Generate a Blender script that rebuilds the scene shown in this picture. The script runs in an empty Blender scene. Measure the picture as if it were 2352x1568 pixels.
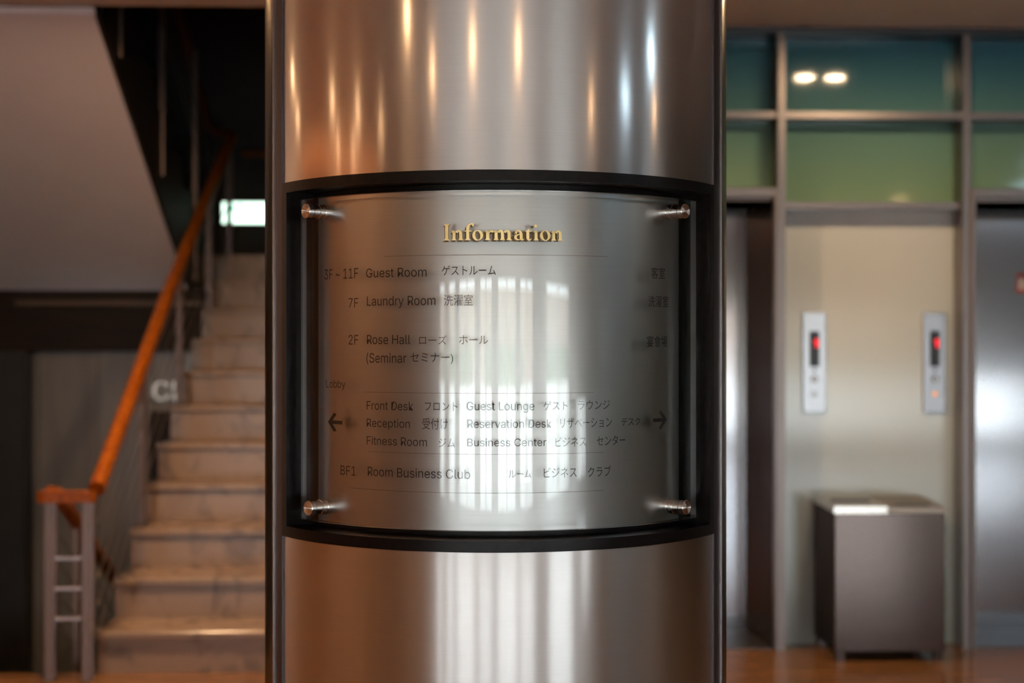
import bpy, math, random
from mathutils import Vector, Matrix
random.seed(7)
S = bpy.context.scene
COL = S.collection
PI = math.pi

# ------------------------------------------------------------------ camera
cam_data = bpy.data.cameras.new('camera')
cam = bpy.data.objects.new('camera', cam_data)
COL.objects.link(cam)
cam.location = (-0.0708, -2.9843, 1.40)
cam.rotation_euler = (PI / 2, 0, math.radians(-2.0))
cam_data.sensor_width = 36
cam_data.lens = 50.0
cam_data.clip_start = 0.05
cam_data.dof.use_dof = True
cam_data.dof.focus_distance = 2.53
cam_data.dof.aperture_fstop = 2.5
S.camera = cam

# ------------------------------------------------------------------ world (overcast daylight)
SKY = 9.5
w = bpy.data.worlds.new('sky')
S.world = w
w.use_nodes = True
wb = w.node_tree.nodes['Background']
wb.inputs[0].default_value = (0.86, 0.93, 1.0, 1)
wb.inputs[1].default_value = SKY

sun_d = bpy.data.lights.new('sun', 'SUN')
sun_d.energy = 13
sun_d.angle = math.radians(.6)
sun_d.color = (1.0, .98, .95)
sun = bpy.data.objects.new('sun', sun_d)
COL.objects.link(sun)
sun.rotation_euler = (math.radians(-48), 0, math.radians(8))   # shines from behind the building onto the forecourt

# ------------------------------------------------------------------ exposure
S.view_settings.view_transform = 'Standard'
S.view_settings.look = 'None'
S.view_settings.gamma = 1
S.view_settings.use_curve_mapping = False
S.view_settings.exposure = 0.0
S.cycles.use_denoising = True
S.cycles.max_bounces = 10
S.cycles.diffuse_bounces = 4
S.cycles.glossy_bounces = 6
S.cycles.transparent_max_bounces = 20
S.cycles.sample_clamp_indirect = 6.0
S.cycles.caustics_reflective = False
S.cycles.caustics_refractive = False
LAMP_W = 620.0        # radiance of the downlight lenses
WARM = (1.0, 0.60, 0.30)

# ------------------------------------------------------------------ materials
def mat(name, col=(.5, .5, .5), rough=.5, metal=0.0, coat=0.0, spec=.5):
    m = bpy.data.materials.new(name)
    m.use_nodes = True
    p = m.node_tree.nodes['Principled BSDF']
    p.inputs['Base Color'].default_value = (*col, 1)
    p.inputs['Roughness'].default_value = rough
    p.inputs['Metallic'].default_value = metal
    p.inputs['Coat Weight'].default_value = coat
    p.inputs['Coat Roughness'].default_value = .06
    p.inputs['Specular IOR Level'].default_value = spec
    return m

def nd(m, t, **kw):
    n = m.node_tree.nodes.new(t)
    for k, v in kw.items():
        if k.startswith('i_'):
            n.inputs[k[2:].replace('_', ' ')].default_value = v
        else:
            setattr(n, k, v)
    return n

def lk(m, a, b):
    m.node_tree.links.new(a, b)

def noise_mix(m, c1, c2, scale=(1, 1, 1), nscale=5.0, detail=4.0, lo=.35, hi=.65, rough_to=None, bump=0.0, dist=0.0):
    """blend the base colour between c1 and c2 by an object-space noise"""
    p = m.node_tree.nodes['Principled BSDF']
    tc = nd(m, 'ShaderNodeTexCoord')
    mp = nd(m, 'ShaderNodeMapping')
    mp.inputs['Scale'].default_value = scale
    lk(m, tc.outputs['Object'], mp.inputs['Vector'])
    n = nd(m, 'ShaderNodeTexNoise')
    n.inputs['Scale'].default_value = nscale
    n.inputs['Detail'].default_value = detail
    n.inputs['Distortion'].default_value = dist
    lk(m, mp.outputs[0], n.inputs['Vector'])
    r = nd(m, 'ShaderNodeValToRGB')
    r.color_ramp.elements[0].position = lo
    r.color_ramp.elements[1].position = hi
    r.color_ramp.elements[0].color = (*c1, 1)
    r.color_ramp.elements[1].color = (*c2, 1)
    lk(m, n.outputs[0], r.inputs[0])
    lk(m, r.outputs[0], p.inputs['Base Color'])
    if bump:
        b = nd(m, 'ShaderNodeBump')
        b.inputs['Strength'].default_value = bump
        b.inputs['Distance'].default_value = .002
        lk(m, n.outputs[0], b.inputs['Height'])
        lk(m, b.outputs[0], p.inputs['Normal'])
    return m

def brushed(name, col, sharp=.15, soft=.42, aniso=.8, mix=.5, grain=True, upright=False, aniso2=None):
    """two-lobed brushed metal, brush lines running horizontally round a vertical axis"""
    m = bpy.data.materials.new(name)
    m.use_nodes = True
    nt = m.node_tree
    nt.nodes.remove(nt.nodes['Principled BSDF'])
    out = nt.nodes['Material Output']
    geo = nd(m, 'ShaderNodeNewGeometry')
    cr = nd(m, 'ShaderNodeVectorMath', operation='CROSS_PRODUCT')
    cr.inputs[0].default_value = (0, 0, 1)
    lk(m, geo.outputs['Normal'], cr.inputs[1])
    g1 = nd(m, 'ShaderNodeBsdfAnisotropic')
    g2 = nd(m, 'ShaderNodeBsdfAnisotropic')
    for g, r, an in ((g1, sharp, aniso), (g2, soft, aniso if aniso2 is None else aniso2)):
        g.inputs['Color'].default_value = (*col, 1)
        g.inputs['Roughness'].default_value = r
        g.inputs['Anisotropy'].default_value = an
        if upright:      # brush lines running up the sheet
            cz = nd(m, 'ShaderNodeCombineXYZ'); cz.inputs[2].default_value = 1.0
            lk(m, cz.outputs[0], g.inputs['Tangent'])
        else:
            lk(m, cr.outputs[0], g.inputs['Tangent'])
    if grain:
        tc = nd(m, 'ShaderNodeTexCoord')
        mp = nd(m, 'ShaderNodeMapping')
        mp.inputs['Scale'].default_value = (6, 6, 900)
        n = nd(m, 'ShaderNodeTexNoise')
        n.inputs['Scale'].default_value = 1.0
        n.inputs['Detail'].default_value = 2
        lk(m, tc.outputs['Object'], mp.inputs[0])
        lk(m, mp.outputs[0], n.inputs['Vector'])
        mr = nd(m, 'ShaderNodeMapRange')
        mr.inputs['To Min'].default_value = .93
        mr.inputs['To Max'].default_value = 1.04
        lk(m, n.outputs[0], mr.inputs['Value'])
        vm = nd(m, 'ShaderNodeVectorMath', operation='SCALE')
        vm.inputs[0].default_value = col
        lk(m, mr.outputs[0], vm.inputs['Scale'])
        lk(m, vm.outputs[0], g1.inputs['Color'])
        lk(m, vm.outputs[0], g2.inputs['Color'])
    mx = nd(m, 'ShaderNodeMixShader')
    mx.inputs[0].default_value = mix
    lk(m, g1.outputs[0], mx.inputs[1])
    lk(m, g2.outputs[0], mx.inputs[2])
    lk(m, mx.outputs[0], out.inputs['Surface'])
    return m

def clear_glass(name, tint=(.97, .98, .97), f0=.055, rough=0.0):
    m = bpy.data.materials.new(name)
    m.use_nodes = True
    nt = m.node_tree
    nt.nodes.remove(nt.nodes['Principled BSDF'])
    out = nt.nodes['Material Output']
    geo = nd(m, 'ShaderNodeNewGeometry')
    dt = nd(m, 'ShaderNodeVectorMath', operation='DOT_PRODUCT')
    lk(m, geo.outputs['Incoming'], dt.inputs[0])
    lk(m, geo.outputs['Normal'], dt.inputs[1])
    ab = nd(m, 'ShaderNodeMath', operation='ABSOLUTE')
    lk(m, dt.outputs['Value'], ab.inputs[0])
    om = nd(m, 'ShaderNodeMath', operation='SUBTRACT')
    om.inputs[0].default_value = 1.0
    lk(m, ab.outputs[0], om.inputs[1])
    pw = nd(m, 'ShaderNodeMath', operation='POWER')
    pw.inputs[1].default_value = 5.0
    lk(m, om.outputs[0], pw.inputs[0])
    ma = nd(m, 'ShaderNodeMath', operation='MULTIPLY_ADD')
    ma.inputs[1].default_value = 1 - f0
    ma.inputs[2].default_value = f0
    lk(m, pw.outputs[0], ma.inputs[0])
    tr = nd(m, 'ShaderNodeBsdfTransparent')
    tr.inputs[0].default_value = (*tint, 1)
    gl = nd(m, 'ShaderNodeBsdfGlossy')
    gl.inputs['Roughness'].default_value = rough
    mx = nd(m, 'ShaderNodeMixShader')
    lk(m, ma.outputs[0], mx.inputs[0])
    lk(m, tr.outputs[0], mx.inputs[1])
    lk(m, gl.outputs[0], mx.inputs[2])
    lk(m, mx.outputs[0], out.inputs['Surface'])
    return m

def emit(name, col, strength):
    m = bpy.data.materials.new(name)
    m.use_nodes = True
    p = m.node_tree.nodes['Principled BSDF']
    p.inputs['Base Color'].default_value = (0, 0, 0, 1)
    p.inputs['Emission Color'].default_value = (*col, 1)
    p.inputs['Emission Strength'].default_value = strength
    return m

M = {}
M['steel_col'] = brushed('brushed_column_steel', (.67, .635, .615), sharp=.13, soft=.36, aniso=.0, mix=.68, aniso2=.5)
M['steel_back'] = brushed('brushed_sign_steel', (.62, .60, .60), sharp=.24, soft=.37, aniso=.1, mix=.7)
M['steel_polish'] = brushed('rear_column_steel', (.30, .27, .24), sharp=.10, soft=.30, aniso=.5, mix=.5)
M['strip'] = mat('satin_aluminium_strip', (.09, .078, .086), .42, 1.0)
M['strip_edge'] = mat('bright_aluminium_edge', (.60, .55, .55), .25, 1.0)
M['frame'] = noise_mix(mat('dark_bronze_frame', (.012, .010, .011), .32, 0, spec=.2), (.005, .004, .005), (.009, .007, .007), nscale=90)
M['acrylic'] = clear_glass('clear_acrylic', (.965, .975, .97), .045)
M['acrylic_edge'] = mat('acrylic_cut_edge', (.10, .10, .10), .10, 0)
M['print'] = mat('dark_grey_print', (.018, .015, .018), .55)
M['rule'] = mat('fine_grey_rule', (.16, .12, .10), .5)
M['gold'] = noise_mix(mat('satin_gold', (.86, .66, .30), .34, .75), (.86, .64, .28), (.93, .74, .38), nscale=60)
M['gold_side'] = mat('dark_gold_side', (.36, .22, .07), .4, .8)
M['gold_back'] = mat('dark_gold_backing', (.20, .125, .045), .5, .2)  # drop-shadow colour for the offset copies of the heading letters
M['chrome'] = mat('turned_steel', (.78, .74, .72), .16, 1.0)
M['gasket'] = mat('black_gasket', (.02, .02, .02), .5)
M['el_steel'] = brushed('elevator_steel', (.46, .46, .49), sharp=.13, soft=.24, aniso=.35, mix=.35, upright=True)
M['plate'] = brushed('call_panel_steel', (.50, .51, .55), sharp=.25, soft=.35, aniso=.3, mix=.5)
M['jamb'] = brushed('dark_elevator_steel', (.26, .23, .22), sharp=.14, soft=.26, aniso=.6, mix=.4, upright=True)
M['mullion'] = mat('mullion_aluminium', (.26, .22, .21), .34, .9)
M['mull_dark'] = mat('mullion_dark_side', (.10, .10, .11), .35, .8)
M['ceiling'] = noise_mix(mat('beige_ceiling_paint', (.6, .53, .48), .8), (.80, .74, .71), (.86, .80, .77), nscale=2)
M['soffit'] = noise_mix(mat('white_soffit_paint', (.62, .58, .60), .38), (.84, .78, .81), (.92, .86, .89), nscale=.8)
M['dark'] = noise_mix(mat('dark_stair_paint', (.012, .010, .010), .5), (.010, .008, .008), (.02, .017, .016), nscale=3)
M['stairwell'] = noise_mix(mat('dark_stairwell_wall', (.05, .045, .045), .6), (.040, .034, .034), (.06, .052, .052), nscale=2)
M['beam'] = noise_mix(mat('dark_brown_beam', (.022, .012, .010), .5, 0, 0, .2), (.010, .006, .005), (.020, .010, .007), scale=(1, 1, 6), nscale=3)
M['beam_trim'] = mat('brown_gloss_trim', (.10, .06, .035), .3)
M['grey_panel'] = noise_mix(mat('grey_gloss_laminate', (.10, .095, .095), .22, 0, .6), (.15, .14, .14), (.21, .20, .195), scale=(3, 3, .3), nscale=2)
M['marble'] = mat('grey_white_marble', (.7, .64, .6), .22, 0, .0)
noise_mix(M['marble'], (.175, .12, .090), (.30, .21, .16), scale=(1.0, 1.0, .7), nscale=5.5, detail=8, lo=.30, hi=.50, dist=1.6)
M['rail_wood'] = mat('orange_varnished_wood', (.42, .13, .025), .38, 0, 0, .3)
noise_mix(M['rail_wood'], (.20, .042, .004), (.36, .095, .006), scale=(30, 2, 30), nscale=2, detail=3)
M['rail_dark'] = noise_mix(mat('dark_red_brown_wood', (.1, .02, .005), .4, 0, 0, .3), (.07, .016, .005), (.12, .03, .008), nscale=8)  # copy of the rail wood with the stairwell shade painted into its colour
M['post'] = mat('satin_post_steel', (.24, .18, .165), .42, .85)
M['post_side'] = mat('satin_post_steel_bright', (.45, .42, .47), .3, .9)
M['cable'] = mat('thin_steel_cable', (.35, .30, .28), .4, .8)
M['bin'] = brushed('bin_steel', (.125, .095, .085), sharp=.12, soft=.22, aniso=.0, mix=.4)
M['bin_lid'] = mat('bin_lid_steel', (.72, .66, .60), .20, 1.0)  # lamp glare on the left lid painted as lighter steel
M['bin_lid2'] = mat('bin_lid_steel_dull', (.34, .27, .22), .33, .9)  # same lid steel painted darker, outside the lamp glare
M['black'] = mat('black_plastic', (.008, .008, .009), .3)
M['led_red'] = emit('red_led_digit', (1.0, .004, .02), 1.8)
M['led_orange'] = emit('orange_button_lamp', (1.0, .35, .1), 1.2)
M['exit'] = emit('exit_sign_white', (.72, 1.0, .82), 3.2)
M['exit_green'] = emit('exit_sign_green', (.10, .75, .38), 1.4)
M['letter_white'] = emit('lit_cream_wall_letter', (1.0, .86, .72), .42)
M['lamp'] = emit('warm_lamp_lens', WARM, LAMP_W)
M['lamp_pair'] = emit('warm_lamp_lens_by_elevators', (1.0, .72, .42), LAMP_W * .6)
M['panel_lamp'] = emit('cool_panel_lamp', (.62, .85, 1.0), 24)
M['lamp_rim'] = mat('white_lamp_rim', (.8, .75, .7), .4)
M['wood_wall'] = noise_mix(mat('warm_wood_wall', (.36, .19, .10), .5), (.28, .14, .07), (.42, .23, .12), scale=(1, 1, 12), nscale=3)
M['pier'] = mat('beige_pier_paint', (.34, .26, .21), .7)
M['paving'] = noise_mix(mat('pale_paving', (.5, .5, .5), .9), (.74, .74, .73), (.84, .84, .82), nscale=2)
M['hedge'] = noise_mix(mat('hedge_leaves', (.05, .10, .04), .8), (.02, .05, .015), (.10, .16, .06), nscale=18, bump=.5)
M['red'] = mat('red_sticker', (.55, .05, .04), .5)
M['yellow'] = mat('yellow_print', (.75, .55, .08), .5)
M['paper'] = mat('white_print', (.7, .68, .65), .5)

# wood-look floor
m = mat('brown_polished_floor', (.3, .15, .07), .13, 0, .0, .5)
tc = nd(m, 'ShaderNodeTexCoord'); mp = nd(m, 'ShaderNodeMapping')
mp.inputs['Scale'].default_value = (1.2, 11, 1)
lk(m, tc.outputs['Object'], mp.inputs[0])
n1 = nd(m, 'ShaderNodeTexNoise'); n1.inputs['Scale'].default_value = 2.2; n1.inputs['Detail'].default_value = 6
lk(m, mp.outputs[0], n1.inputs['Vector'])
rp = nd(m, 'ShaderNodeValToRGB')
rp.color_ramp.elements[0].color = (.14, .060, .022, 1); rp.color_ramp.elements[0].position = .3
rp.color_ramp.elements[1].color = (.30, .145, .058, 1); rp.color_ramp.elements[1].position = .72
lk(m, n1.outputs[0], rp.inputs[0])
lk(m, rp.outputs[0], m.node_tree.nodes['Principled BSDF'].inputs['Base Color'])
M['floor'] = m

# frosted glass above the elevators: teal film that turns yellow-green towards its foot
def film(name, stops, rough=.07, ribs=False):
    m = mat(name, (.2, .4, .35), rough, 0, 0)
    p = m.node_tree.nodes['Principled BSDF']
    tc = nd(m, 'ShaderNodeNewGeometry')
    sp = nd(m, 'ShaderNodeSeparateXYZ')
    lk(m, tc.outputs['Position'], sp.inputs[0])
    mr = nd(m, 'ShaderNodeMapRange')
    mr.inputs['From Min'].default_value = 0.0
    mr.inputs['From Max'].default_value = 2.9
    lk(m, sp.outputs['Z'], mr.inputs['Value'])
    r = nd(m, 'ShaderNodeValToRGB')
    e = r.color_ramp.elements
    e[0].position = stops[0][0] / 2.9; e[0].color = (*stops[0][1], 1)
    e[1].position = stops[-1][0] / 2.9; e[1].color = (*stops[-1][1], 1)
    for z, c in stops[1:-1]:
        q = e.new(z / 2.9); q.color = (*c, 1)
    lk(m, mr.outputs[0], r.inputs[0])
    lk(m, r.outputs[0], p.inputs['Base Color'])
    if ribs:
        wv = nd(m, 'ShaderNodeTexWave', bands_direction='X')
        wv.inputs['Scale'].default_value = 36
        t2 = nd(m, 'ShaderNodeTexCoord')
        lk(m, t2.outputs['Object'], wv.inputs['Vector'])
        b = nd(m, 'ShaderNodeBump')
        b.inputs['Strength'].default_value = .35
        b.inputs['Distance'].default_value = .0015
        lk(m, wv.outputs[0], b.inputs['Height'])
        lk(m, b.outputs[0], p.inputs['Normal'])
    return m
M['teal'] = film('teal_green_glass', [(1.95, (.22, .31, .15)), (2.12, (.18, .29, .18)), (2.43, (.115, .24, .21)), (2.62, (.06, .18, .21)), (2.85, (.02, .13, .20))])
M['ribbed'] = film('ribbed_white_green_glass', [(0, (.44, .53, .52)), (1.0, (.56, .63, .64)), (2.0, (.64, .65, .64))], rough=.5, ribs=True)
# vertical ribs smear reflections sideways: a thin anisotropic gloss over the body colour
mm = M['ribbed']; nt = mm.node_tree
ga = nd(mm, 'ShaderNodeBsdfAnisotropic'); ga.inputs['Roughness'].default_value = .16; ga.inputs['Anisotropy'].default_value = .5
cz = nd(mm, 'ShaderNodeCombineXYZ'); cz.inputs[2].default_value = 1.0
lk(mm, cz.outputs[0], ga.inputs['Tangent'])
fr_ = nd(mm, 'ShaderNodeFresnel'); fr_.inputs[0].default_value = 2.0
mx_ = nd(mm, 'ShaderNodeMixShader')
lk(mm, fr_.outputs[0], mx_.inputs[0]); lk(mm, nt.nodes['Principled BSDF'].outputs[0], mx_.inputs[1]); lk(mm, ga.outputs[0], mx_.inputs[2])
lk(mm, mx_.outputs[0], nt.nodes['Material Output'].inputs['Surface'])
nt.nodes['Principled BSDF'].inputs['Specular IOR Level'].default_value = 0

# ------------------------------------------------------------------ mesh helpers
def link(name, me, mats, parent=None, smooth=None):
    o = bpy.data.objects.new(name, me)
    if not isinstance(mats, (list, tuple)):
        mats = [mats]
    for mm in mats:
        me.materials.append(mm)
    if smooth:
        for p in me.polygons:
            p.use_smooth = True
        me.set_sharp_from_angle(angle=math.radians(smooth))
    COL.objects.link(o)
    if parent is not None:
        o.parent = parent
    return o

class MB:
    def __init__(s):
        s.v = []; s.f = []; s.m = []
    def add(s, vs, fs, mi=0):
        b = len(s.v)
        s.v += [tuple(v) for v in vs]
        s.f += [tuple(b + i for i in f) for f in fs]
        s.m += [mi] * len(fs)
    def box(s, x0, x1, y0, y1, z0, z1, mi=0, bev=0.0):
        if bev > 0:
            b = min(bev, (x1-x0)*.45, (y1-y0)*.45, (z1-z0)*.45)
            vs = []
            for (x, sx) in ((x0, 1), (x1, -1)):
                for (y, sy) in ((y0, 1), (y1, -1)):
                    for (z, sz) in ((z0, 1), (z1, -1)):
                        vs += [(x, y+sy*b, z+sz*b), (x+sx*b, y, z+sz*b), (x+sx*b, y+sy*b, z)]
            I = lambda i, j, k, a: ((i*2+j)*2+k)*3+a
            fs = [(I(0,0,0,0), I(0,0,1,0), I(0,1,1,0), I(0,1,0,0)), (I(1,0,0,0), I(1,1,0,0), I(1,1,1,0), I(1,0,1,0)),
                  (I(0,0,0,1), I(1,0,0,1), I(1,0,1,1), I(0,0,1,1)), (I(0,1,0,1), I(0,1,1,1), I(1,1,1,1), I(1,1,0,1)),
                  (I(0,0,0,2), I(0,1,0,2), I(1,1,0,2), I(1,0,0,2)), (I(0,0,1,2), I(1,0,1,2), I(1,1,1,2), I(0,1,1,2))]
            for j in (0, 1):
                for k in (0, 1):
                    fs.append((I(0,j,k,1), I(1,j,k,1), I(1,j,k,2), I(0,j,k,2)))
            for i in (0, 1):
                for k in (0, 1):
                    fs.append((I(i,0,k,0), I(i,1,k,0), I(i,1,k,2), I(i,0,k,2)))
            for i in (0, 1):
                for j in (0, 1):
                    fs.append((I(i,j,0,0), I(i,j,1,0), I(i,j,1,1), I(i,j,0,1)))
            for i in (0, 1):
                for j in (0, 1):
                    for k in (0, 1):
                        fs.append((I(i,j,k,0), I(i,j,k,1), I(i,j,k,2)))
            s.add(vs, fs, mi)
            return s
        vs = [(x, y, z) for x in (x0, x1) for y in (y0, y1) for z in (z0, z1)]
        fs = [(0, 1, 3, 2), (4, 6, 7, 5), (0, 4, 5, 1), (2, 3, 7, 6), (0, 2, 6, 4), (1, 5, 7, 3)]
        s.add(vs, fs, mi)
        return s
    def arc(s, r0, r1, a0, a1, z0, z1, n=64, mi=0, mi_front=None, mi_ends=None, full=False):
        """shell round the z axis; angle 0 faces -y, positive towards +x"""
        vs = []
        for i in range(n + 1):
            a = a0 + (a1 - a0) * i / n
            for r in (r0, r1):
                for z in (z0, z1):
                    vs.append((r * math.sin(a), -r * math.cos(a), z))
        b = len(s.v)
        s.v += vs
        def q(i, k): return b + i * 4 + k
        for i in range(n):
            for fc, mm in (((q(i,2), q(i+1,2), q(i+1,3), q(i,3)), mi_front if mi_front is not None else mi),
                           ((q(i,0), q(i,1), q(i+1,1), q(i+1,0)), mi),
                           ((q(i,1), q(i,3), q(i+1,3), q(i+1,1)), mi_ends if mi_ends is not None else mi),
                           ((q(i,0), q(i+1,0), q(i+1,2), q(i,2)), mi_ends if mi_ends is not None else mi)):
                s.f.append(fc); s.m.append(mm)
        me_ = mi_ends if mi_ends is not None else mi
        s.f.append((q(0,0), q(0,2), q(0,3), q(0,1))); s.m.append(me_)
        s.f.append((q(n,0), q(n,1), q(n,3), q(n,2))); s.m.append(me_)
        return s
    def tube(s, pts, r, n=12, rx=None, mi=0, ref=(0, 0, 1)):
        pts = [Vector(p) for p in pts]
        rx = rx or r
        rings = []
        for i, p in enumerate(pts):
            a = pts[max(i - 1, 0)]; c = pts[min(i + 1, len(pts) - 1)]
            t = (c - a).normalized()
            x = t.cross(Vector(ref))
            if x.length < 1e-4:
                x = t.cross(Vector((0, 1, 0)))
            x.normalize(); y = x.cross(t).normalized()
            rings.append([p + x * rx * math.cos(2*PI*k/n) + y * r * math.sin(2*PI*k/n) for k in range(n)])
        vs = [v for rg in rings for v in rg]
        fs = []
        for i in range(len(pts) - 1):
            for k in range(n):
                a = i*n + k; b = i*n + (k+1) % n
                fs.append((a, b, b + n, a + n))
        fs.append(tuple(range(n))[::-1]); fs.append(tuple(range((len(pts)-1)*n, len(pts)*n)))
        s.add(vs, fs, mi)
        return s
    def prism(s, poly, fn, d0, d1, mi=0, mi_side=None):
        """poly in 2-D, extruded from depth d0 to d1, fn(x, y, d) -> 3-D"""
        n = len(poly)
        vs = [fn(x, y, d0) for x, y in poly] + [fn(x, y, d1) for x, y in poly]
        b = len(s.v); s.v += [tuple(v) for v in vs]
        s.f.append(tuple(b + i for i in range(n))); s.m.append(mi if mi_side is None else mi_side)
        s.f.append(tuple(b + n + i for i in reversed(range(n)))); s.m.append(mi)
        for i in range(n):
            j = (i + 1) % n
            s.f.append((b + i, b + n + i, b + n + j, b + j)); s.m.append(mi if mi_side is None else mi_side)
        return s
    def build(s, name, mats, parent=None, smooth=None, recalc=True):
        me = bpy.data.meshes.new(name)
        me.from_pydata(s.v, [], s.f)
        for p, k in zip(me.polygons, s.m):
            p.material_index = k
        if recalc:
            import bmesh
            bm = bmesh.new(); bm.from_mesh(me)
            bmesh.ops.recalc_face_normals(bm, faces=bm.faces)
            bm.to_mesh(me); bm.free()
        me.update()
        return link(name, me, mats, parent, smooth)

def box(name, x0, x1, y0, y1, z0, z1, mt, parent=None, bev=0.0):
    return MB().box(x0, x1, y0, y1, z0, z1, bev=bev).build(name, mt, parent)

def thing(name, label, cat, loc=(0, 0, 0), group=None):
    o = bpy.data.objects.new(name, None)
    o.empty_display_size = .1
    COL.objects.link(o)
    o.location = loc
    tag(o, label, cat, group)
    # children are modelled in world coordinates: cancel the empty's own offset
    o['_'] = 1
    del o['_']
    return o

def tag(o, label, cat, group=None):
    o['label'] = label
    o['category'] = cat
    if group:
        o['group'] = group
    return o

def struct(o):
    o['kind'] = 'structure'
    return o

def seat(parent_empty):
    """children were modelled in world space: keep them there under an offset parent"""
    inv = Matrix.Translation(-Vector(parent_empty.location))
    for ch in parent_empty.children:
        ch.matrix_parent_inverse = inv

# ------------------------------------------------------------------ setting
ZC = 2.90            # lobby ceiling
# floor (with the well of the basement stairs left open)
fl = MB()
fl.box(-9.0, 7.6, -8.3, 3.09, -.12, 0)
fl.box(-9.0, -3.0, 3.09, 3.6, -.12, 0)
fl.box(-1.61, 7.6, 3.09, 4.2, -.12, 0)
struct(fl.build('floor', M['floor']))

ce = MB()
ce.box(-9.0, 7.6, -8.3, 3.43, ZC, ZC + .25)
struct(ce.build('ceiling', M['ceiling']))
blk = MB().box(-.12, 7.6, 1.25, 4.2, 2.825, ZC - .001)
struct(blk.build('ceiling_over_elevators', M['ceiling']))

# wall with the elevators ------------------------------------------------
WY = 3.55            # face of the glass
we = MB()
we.box(-.12, .28, WY + .02, WY + .2, 0, 2.825)
we.box(1.42, 2.19, WY + .02, WY + .2, 0, 2.825)
we.box(3.32, 7.6, WY + .02, WY + .2, 0, 2.825)
we.box(.28, 1.42, WY + .02, WY + .2, 2.08, 2.825)
we.box(2.19, 3.32, WY + .02, WY + .2, 2.08, 2.825)
wall_e = struct(we.build('wall_back', M['ceiling']))
def pane(x0, x1, z0, z1, mt):
    return box('glass_pane', x0, x1, WY, WY + .018, z0, z1, mt, wall_e)
cols = [(-.10, .31), (.345, 1.36), (1.395, 2.21), (2.245, 3.26), (3.295, 4.3), (4.335, 5.4), (5.435, 6.5), (6.535, 7.55)]
for i, (a, b) in enumerate(cols):
    pane(a, b, 2.45, 2.80, M['teal'])
    if i in (1, 3):
        pane(a, b, 2.10, 2.415, M['teal'])
    else:
        pane(a, b, 2.04, 2.415, M['teal'])
        pane(a, b, .0, 2.005, M['ribbed'])
# mullions (proud of the panes)
for k, x in enumerate((.31, 1.36, 2.21, 3.26, 4.30, 5.40, 6.50)):
    mb = MB()
    z0 = 0.0
    mb.box(x, x + .035, 3.42, WY, z0, 2.80)
    mb.build('mullion', M['mullion'], wall_e)
for z in (2.415,):
    MB().box(-.10, 7.55, 3.435, WY, z, z + .032).build('transom', M['mullion'], wall_e)
MB().box(-.10, 7.55, 3.40, WY + .02, 2.797, 2.825).build('head_trim', M['mull_dark'], wall_e)
for a, b in ((-.10, .31), (1.395, 2.21), (3.295, 4.30), (4.335, 5.4), (5.435, 6.5), (6.535, 7.55)):
    MB().box(a, b, 3.46, WY, 2.005, 2.038).build('transom', M['mullion'], wall_e)

# elevators -------------------------------------------------------------
def elevator(x0, x1, label, sticker=False):
    t = thing('elevator', label, 'elevator', ((x0 + x1) / 2, 3.6, 0))
    DY = 3.85
    xm = (x0 + x1) / 2
    MB().box(x0 + .002, xm - .002, DY, DY + .04, .0, 2.04, bev=.002).build('door_panel', M['el_steel'], t)
    MB().box(xm + .002, x1 - .002, DY, DY + .04, .0, 2.04, bev=.002).build('door_panel', M['el_steel'], t)
    MB().prism([(x0 - .02, 3.45), (x0, 3.45), (x0 + .045, DY - .004), (x0 - .02, DY - .004)], lambda x, y, d: (x, y, d), 0, 2.04).build('jamb', M['jamb'], t)
    MB().prism([(x1 + .02, 3.45), (x1, 3.45), (x1 - .045, DY - .004), (x1 + .02, DY - .004)], lambda x, y, d: (x, y, d), 0, 2.04).build('jamb', M['jamb'], t)
    MB().box(x0 - .02, x1 + .02, 3.45, DY + .04, 2.04, 2.075).build('head_jamb', M['jamb'], t)
    MB().box(x0 - .018, x0 + .002, 3.40, 3.45, 0, 2.08, bev=.003).build('architrave', M['mullion'], t)
    MB().box(x1 - .002, x1 + .018, 3.40, 3.45, 0, 2.08, bev=.003).build('architrave', M['mullion'], t)
    MB().box(x0 - .018, x1 + .018, 3.41, 3.45, 2.056, 2.098, bev=.003).build('architrave', M['mullion'], t)
    MB().box(x0, x1, 3.45, DY, -.004, .004).build('sill', M['mull_dark'], t)
    # dark box of the shaft behind the leaves
    MB().box(x0 - .02, x1 + .02, DY + .05, DY + .12, 0, 2.06).build('shaft_board', M['dark'], t)
    if sticker:
        s1 = MB().box(2.625, 2.735, DY - .002, DY, 1.640, 1.732).build('sticker', M['red'], t)
        s1['label'] = 'red sticker with white and yellow print'
        MB().box(2.635, 2.66, DY - .003, DY - .002, 1.655, 1.71).build('sticker_print', M['paper'], s1)
        MB().box(2.665, 2.725, DY - .003, DY - .002, 1.652, 1.70).build('sticker_print', M['yellow'], s1)
    seat(t)
    return t
elevator(.345, 1.345, 'brushed steel elevator doorway partly hidden behind the round column')
elevator(2.26, 3.24, 'brushed steel elevator doorway at the right edge with a red sticker', True)

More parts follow.
